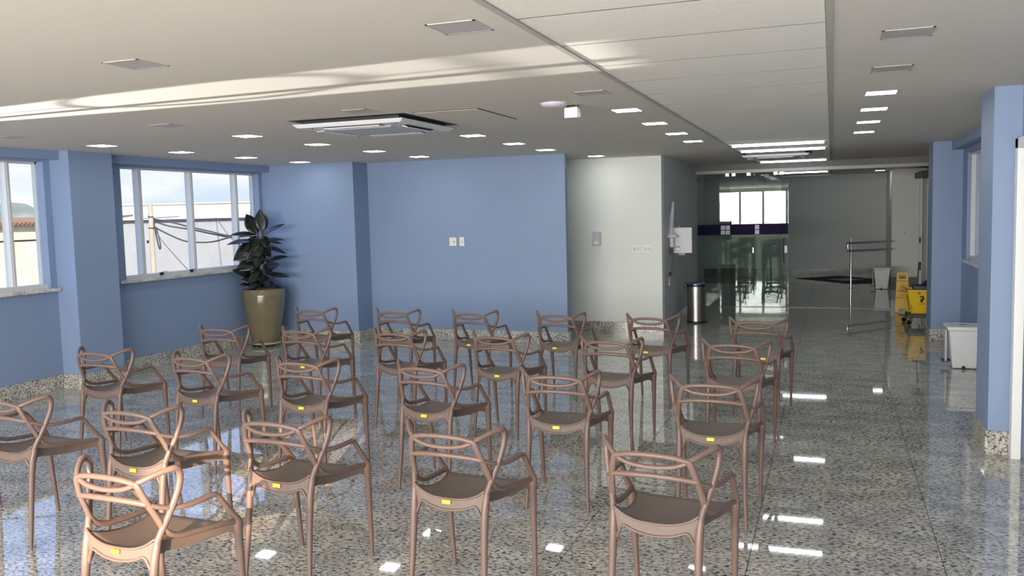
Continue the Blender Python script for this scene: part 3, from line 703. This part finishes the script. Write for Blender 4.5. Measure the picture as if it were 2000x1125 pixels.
MB().tube([(.01, .04, 1.11), (.045, .04, 1.06), (.035, .03, .98), (.02, .02, .90), (.02, .0, .80)], .005, 6, 6).build('cable', wire_mat, wr)
B(-.02, .012, -.02, .02, .765, .83).build('plug', black_p, wr, bevel=.004)
MB().tube([(.0, .0, .79), (.03, .02, .80), (.06, .03, .785)], .004, 6, 4).build('red_lead', red_p, wr)
B(-.02, -.012, .0, .006, .66, .77).build('trunking', plastic_w, wr)
B(-.02, .0, -.045, .055, .63, .66).build('outlet_plate', plastic_w, wr, bevel=.004)

# ------------------------------------------------------------------ bins
sb = thing('steel_pedal_bin', 'round brushed steel pedal bin against the grey wall', 'bin', (-1.97, 13.68, 0))
MB().lathe([(.140, .012), (.140, .56)], 40).build('body', steel, sb)
MB().lathe([(.146, 0), (.147, .02), (.141, .028)], 40).build('base_ring', black_p, sb)
MB().lathe([(.1435, .56), (.1435, .60)], 40).build('lid_ring', mat('navy_ring', (46, 56, 84), .3, metal=.5), sb)
MB().lathe([(.143, .60), (.142, .612), (.12, .625), (.06, .634), (.001, .636)], 40, caps=False).build('lid', steel, sb)
B(-.185, -.135, -.03, .03, .53, .61).build('hinge', black_p, sb, bevel=.008)
pe = MB(); pe.box(.13, .19, -.03, .03, .012, .024); pe.build('pedal', black_p, sb, bevel=.004)
def pedal_bin(label, x, y, rz, sc=1.0):
    t = thing('pedal_bin', label, 'bin', (x, y, 0), rz)
    MB().frustum((-.113*sc, .113*sc, -.17*sc, .15*sc), (-.15*sc, .16*sc, -.20*sc, .20*sc), .006, .41*sc).build('body', plastic_w, t, bevel=.012)
    MB().frustum((-.165*sc, .172*sc, -.215*sc, .215*sc), (-.175*sc, .175*sc, -.20*sc, .20*sc), .412*sc, .45*sc).build('lid', plastic_w, t, bevel=.012)
    ft = MB(); ft.box(-.175*sc, -.158*sc, -.06*sc, .06*sc, .06*sc, .40*sc); ft.build('lid_bar', plastic_g, t, bevel=.006)
    B(-.205*sc, -.12*sc, -.05*sc, .05*sc, .055*sc, .075*sc).build('pedal', black_p, t, bevel=.004)
    MB().lathe([(.018*sc, -.012), (.018*sc, .012)], 12).build('foot_wheel', black_p, t, (-.01, -.172*sc, .018*sc), (R(90), 0, 0))
    return t
pb = pedal_bin('white pedal bin with green lid label below the right window', 1.325, 10.37, 0)
B(-.035, .035, -.025, .03, .4505, .452).build('lid_label', mat('green_label', (92, 122, 92), .5), pb)
B(-.12, -.07, -.02, .02, .4505, .452).build('lid_label', plastic_g, pb)
pedal_bin('white pedal bin at the far end beside the lobby handrail', .985, 19.82, 0)

# ------------------------------------------------------------------ wet floor sign
ws = thing('wet_floor_sign', 'yellow folding wet floor sign behind the mop bucket', 'sign', (1.09, 15.55, 0), R(-3))
def leaf_board(sgn):
    zt = .645; b = .10*sgn
    def P(x, z): return Vector((x, b*(1-z/.66), z))
    tk = Vector((0, .014*sgn, 0))
    mb = MB()
    mb.prism([P(-.107,0), P(-.065,0), P(-.045,.055), P(-.103,.055)], tk); mb.prism([P(.065,0), P(.107,0), P(.103,.055), P(.045,.055)], tk)
    mb.prism([P(-.103,.055), P(.103,.055), P(.088,.545), P(-.088,.545)], tk)
    mb.prism([P(-.088,.545), P(-.052,.545), P(-.048,.61), P(-.085,.61)], tk); mb.prism([P(.052,.545), P(.088,.545), P(.085,.61), P(.048,.61)], tk)
    mb.prism([P(-.085,.61), P(.085,.61), P(.078,zt), P(-.078,zt)], tk)
    return mb
fb = leaf_board(-1).build('front_board', yellow_sign, ws); leaf_board(1).build('rear_board', yellow_sign, ws)
MB().tube([(-.08, 0, .64), (.08, 0, .64)], .008, 8, smooth_path=False).build('hinge', yellow_sign, ws)
print_m = mat('dark_print', (70, 52, 14), .6)
tl = math.atan2(.10, .66)
def on_board(z): return (0, -.10*(1-z/.66)-.0155, z)
for s_, z, sz in (('CUIDADO', .505, .036), ('PISO', .275, .03), ('MOLHADO', .235, .034)):
    text_mesh('lettering', s_, sz, print_m, fb, on_board(z), (R(90)-tl, 0, 0))
def tri(r, z):
    return [Vector((r*math.sin(a), -.10*(1-(z+r*math.cos(a))/.66)-.0156, z+r*math.cos(a))) for a in (0, 2*math.pi/3, 4*math.pi/3)]
tm = MB(); o_, i_ = tri(.075, .37), tri(.058, .37)
for k in range(3): tm.add([o_[k], o_[(k+1)%3], i_[(k+1)%3], i_[k]], [(0, 1, 2, 3)])
tm.build('warning_triangle', print_m, fb)
fg = MB(); fg.tube([on_board(.345), (.008, -.0615, .365), (.0, -.056, .385)], .004, 6, 3); fg.tube([(-.02, -.064, .352), (.008, -.0615, .365), (.025, -.066, .342)], .0035, 6, 3)
fg.build('slipping_figure', print_m, fb)

# ------------------------------------------------------------------ mop bucket
mb_ = thing('mop_bucket', 'yellow mop bucket with wringer on casters half behind the far pillar', 'bucket', (1.24, 14.02, 0))
MB().frustum((-.15, .19, -.14, .20), (-.20, .24, -.18, .24), .155, .49).build('tub', yellow, mb_, bevel=.02)
rm = MB()
rm.box(-.222, .26, -.20, -.175, .485, .512); rm.box(-.222, .26, .235, .26, .485, .512); rm.box(-.222, -.195, -.20, .26, .485, .512); rm.box(.235, .26, -.20, .26, .485, .512)
rm.build('rim', yellow, mb_, bevel=.006)
B(-.20, .22, -.21, .23, .105, .158).build('base_plate', grey_dk, mb_, bevel=.01)
for k, (cx, cy) in enumerate([(-.15, -.185), (.20, -.185), (-.19, .19), (.20, .2), (-.10, -.24)]):
    if k == 4: continue
    cs = B(cx-.02, cx+.02, cy-.015, cy+.015, .05, .12).build('caster', black_p, mb_, bevel=.004)
    MB().lathe([(.034, -.012), (.036, 0), (.034, .012)], 16).build('wheel', black_p, cs, (cx-.025, cy, .036), (R(90), 0, R(30)))
B(-.12, .23, -.12, .2, .505, .565).build('wringer', grey_dk, mb_, bevel=.01)
MB().tube([(-.05, .06, .56), (-.045, .06, .70), (-.03, .06, .90)], [.010, .010, .014], 10, 4).build('wringer_handle', grey_dk, mb_)
MB().tube([(-.028, .06, .78), (-.024, .06, .90)], .019, 10, smooth_path=False).build('handle_grip', black_p, mb_)
MB().tube([(-.20, -.17, .48), (-.225, -.19, .40), (-.22, -.20, .27), (-.19, -.20, .20), (-.165, -.19, .21), (-.15, -.188, .30)], .008, 8, 5).build('carry_handle', yellow_sign, mb_)
lg = MB(); lg.tube([(-.035, -.170, .40), (-.01, -.172, .415), (.01, -.170, .40), (.005, -.167, .375), (-.02, -.166, .365), (-.005, -.163, .345), (-.025, -.161, .33)], [.006, .012, .012, .014, .012, .012, .006], 8, 4)
lg.build('emblem', black_p, mb_)
text_mesh('lettering', 'BRALIMPIA', .021, black_p, mb_, (-.005, -.1605, .305), (R(83.2), 0, 0))
B(-.06, -.03, -.185, -.178, .452, .468).build('clip', black_p, mb_); B(.17, .20, -.185, -.178, .452, .468).build('clip', black_p, mb_)
mo = thing('mop', 'blue mop lying on the bucket wringer', 'mop', (1.31, 14.08, .565))
for k in range(9):
    a = -1.2+.3*k
    MB().tube([(.06, .0, .05), (.06-.06*math.cos(a), .05*math.sin(a), .055), (.06-.12*math.cos(a), .09*math.sin(a), .012)], .012, 7, 4).build('yarn', blue_mop, mo)
MB().tube([(.06, 0, .05), (.12, .02, .18), (.16, .04, .32)], .011, 8, 4).build('mop_handle', plastic_g, mo)

# ------------------------------------------------------------------ lobby: handrail, mat
hr = thing('handrail', 'double chrome handrail on a post in the lobby', 'handrail', (.39, 19.85, 0))
MB().tube([(0, 0, 0), (0, 0, 1.05)], .02, 14, smooth_path=False).build('post', chrome, hr)
MB().lathe([(.05, 0), (.05, .012), (.03, .02)], 18).build('post_flange', chrome, hr)
MB().tube([(.84, .9, .955), (.0, -.04, .965), (-.05, -.06, .955), (-.068, -.065, .89), (-.05, -.06, .81), (.0, -.04, .80), (.84, .9, .79)], .023, 12, 6).build('double_rail', chrome, hr)
for z in (.93, .77): MB().tube([(0, 0, z), (.02, -.02, z+.025)], .009, 8, smooth_path=False).build('bracket', chrome, hr)
mt = thing('door_mat', 'dark navy doormat with pale diamond logo on the lobby floor', 'mat', (.33, 22.1, 0), R(-52))
B(-1.0, 1.0, -.62, .62, 0, .009).build('pile', navy_mat, mt)
for i in (0, 1):
    for j in (0, 1):
        B(-.30+i*.31, -.02+i*.31, -.30+j*.31, -.02+j*.31, .009, .0105).build('logo_square', mat_logo, mt)
bd = MB(); bd.box(-1.03, 1.03, -.65, -.62, 0, .006); bd.box(-1.03, 1.03, .62, .65, 0, .006); bd.box(-1.03, -1.0, -.62, .62, 0, .006); bd.box(1.0, 1.03, -.62, .62, 0, .006)
bd.build('border', black_p, mt)
s_ = thing('lobby_switch', 'pale switch plate on the lobby wall by the door', 'switch', (1.52, 21.15, 1.12))
B(-.05, .05, -.01, 0, -.06, .06).build('plate', plastic_w, s_, bevel=.004); B(-.02, .02, -.014, -.01, -.03, .03).build('rocker', plastic_g, s_)

# ------------------------------------------------------------------ outside
struct(B(-400, 60, -60, 400, -4.3, -4.0).build('ground_outside', asphalt), 'street level outside the windows')
def dirp(px, D, z):      # bearing of a building outside seen from the room, distance along the view axis
    a = (px-1000)/1708.97
    d = Vector((-math.sin(YAW), math.cos(YAW)))+Vector((math.cos(YAW), math.sin(YAW)))*a
    return Vector((d.x*D, d.y*D, z))
def view_rot(): return (0, 0, YAW)
wh = thing('warehouse', 'white corrugated metal warehouse wall outside the far left window', 'building', dirp(420, 30, -4.0), YAW)
zz = MB(); n = 420; L_ = 9.6; pts = []
for i in range(n+1): pts.append((-3.5+L_*i/n, 0 if i % 2 else -.022))
vs_ = [(x, y_, 0) for x, y_ in pts]+[(x, y_, 5.83) for x, y_ in pts]
zz.add(vs_, [(i, i+1, n+2+i, n+1+i) for i in range(n)]).build('corrugated_wall', corrug, wh)
B(-3.5, 6.1, 0, 4, 0, 5.83).build('body', corrug, wh); B(-3.52, 6.1, -.08, .05, 5.80, 5.86).build('ridge_flashing', grey_dk, wh)
bw = thing('block_building', 'cream block wall rising behind the corrugated warehouse', 'building', dirp(360, 48, -4.0), YAW)
B(-4, 10, 0, 5, 0, 6.72).build('wall', block_white, bw); B(-4, 10, -.06, .3, 6.72, 6.80).build('coping', stucco, bw); B(3.8, 3.95, -.08, -.02, 5.2, 6.3).build('downpipe', grey_dk, bw)
hs = thing('stucco_house', 'stained cream stucco house with clay roof outside the near left window', 'house', dirp(30, 40, -4.0), YAW)
B(-17, 3.2, 0, 5.5, 0, 5.80).build('wall', stucco, hs)
rr_ = MB(); rr_.prism([(-17.3, -.35, 5.78), (-17.3, 5, 6.12), (-17.3, 5, 6.20), (-17.3, -.35, 5.86)], (20.7, 0, 0)); rf = rr_.build('roof', rooftile, hs)
tile_me = MB().tube([(0, -.42, 5.88), (0, 2.0, 6.04)], .06, 8, smooth_path=False).mesh('roof_tile', rooftile)
for i in range(75): obj('roof_tile', tile_me, rf, (-11.0+i*.19, 0, 0))
hl = MB(); n = 40; top_ = []; 
for i in range(n+1):
    px = -500+i*1400/n; D = 420
    hpx = 10+36*math.exp(-((px-10)/120)**2)+14*math.exp(-((px+230)/150)**2)-26*max(0, min(1, (px-60)/160))+3*math.sin(i*1.7)
    p_ = dirp(px, D, 0); top_.append((p_, max(-8, hpx)*D/1709+1.75))
vs_ = []; 
for p_, z in top_:
    vs_ += [(p_.x*.80, p_.y*.80, -30), (p_.x*.9, p_.y*.9, z*.45-6), (p_.x, p_.y, z), (p_.x*1.15, p_.y*1.15, -30)]
hl.add(vs_, [(i*4+k, (i+1)*4+k, (i+1)*4+k+1, i*4+k+1) for i in range(n) for k in range(3)], True)
struct(hl.build('hill', hillmat), 'distant green hill')
pt = dirp(301, 24, -4.0)
po = thing('utility_pole', 'round concrete utility pole outside the far left window', 'pole', pt)
MB().lathe([(.085, 0), (.062, 6.28)], 20).build('shaft', pole_mat, po)
for z in (5.9, 5.6, 3.9): MB().lathe([(.078, 0), (.078, .03)], 16, (0, 0, z)).build('band', wire_mat, po)
B(-.02, .02, -.14, -.05, 5.95, 6.0).build('insulator', plastic_g, po); B(-.1, -.06, -.1, -.05, 5.2, 5.28).build('insulator', grey_dk, po)
def zoomp(zx, zy, D):
    px, py = 220+zx/4.686, 320+zy/4.686
    v = r2*((px-1000)/1708.97)-u2*((py-562.5)/1708.97)+fw
    return Vector((0, 0, CAM_H))+v*D
def cable(label, pts, r=.022):
    q = [zoomp(*p) for p in pts]; o0 = q[0]
    t = MB().tube([p-o0 for p in q], r, 6, 5).build('overhead_cable', wire_mat, None, o0)
    tag(t, label, 'cable', 'overhead cables')
cable('uppermost overhead cable from the pole to the right', [(372,505,24), (520,530,23.6), (700,575,23), (900,620,22.5), (1110,660,22), (1500,620,21)])
cable('second overhead cable from the pole, sagging just below the uppermost', [(372,560,24), (400,535,24), (520,570,23.6), (740,605,23), (930,645,22.5), (1110,670,22), (1500,640,21)])
cable('lowest sagging overhead cable from the pole to the right', [(372,565,24), (440,610,23.8), (640,700,23.3), (780,718,23), (920,712,22.6), (1080,670,22), (1500,560,21)])
cable('looped cable hanging beside the utility pole', [(378,540,23.9), (395,640,23.9), (418,740,23.9), (432,778,23.9), (440,755,23.9), (425,680,23.9), (400,590,23.9)], .02)
cable('thin stay wire slanting down from the pole', [(380,590,24), (450,700,23), (560,830,22), (690,970,21)], .01)
cable('thin cable from the pole to the left window edge', [(345,520,24), (230,520,24.5), (60,555,25), (-300,600,26)], .016)
cable('straight upper wire beside the pole top', [(300,500,24), (420,495,24), (610,480,24)], .012)
cable('thin stay wire slanting down from the warehouse eave', [(945,490,29.9), (1050,640,26), (1130,730,24)], .012)
sc_ = thing('facade_cable', 'thin dark cable crossing the stucco house outside the near left window', 'cable', (-9.6, 4.9, 1.4))
MB().tube([(0, -9, .35), (0, -4, .2), (0, 0, .14), (.4, 1.9, .17), (1.66, 2.75, .2)], .012, 6, 6).build('upper_strand', wire_mat, sc_)
MB().tube([(0, -9, -.2), (0, -3, -.45), (0, 0, -.55), (.4, 1.9, -.5), (1.66, 2.75, -.45)], .010, 6, 6).build('streak_break_strand', wire_mat, sc_)  # unseen wire added to cast a break across the ceiling streak
cl_ = []
for k in range(27):
    a = k*2*math.pi/12; cl_.append((.02*math.sin(a*.5), -.12+(.19+.012*math.sin(a*.37))*math.cos(a), -.33+(.14+.008*math.cos(a*.5))*math.sin(a)))
MB().tube(cl_, .008, 6, 3).build('ring_shadow_coil', wire_mat, sc_)  # unseen loops placed for their ring shadow on the ceiling
MB().tube([(0, -.1, -.18), (0, -.1, .14)], .006, 6, smooth_path=False).build('tie', wire_mat, sc_); MB().tube([(0, -.1, -.47), (0, -.1, -.56)], .006, 6, smooth_path=False).build('tie', wire_mat, sc_)
nw = thing('neighbour_wall', 'cream neighbouring wall outside the right window', 'building', (6.0, 10, -4.0))
B(0, .3, -14, 18, 0, 13.5).build('wall', block_white, nw); B(-.03, .33, -14, 18, 13.5, 13.6).build('coping', block_white, nw)
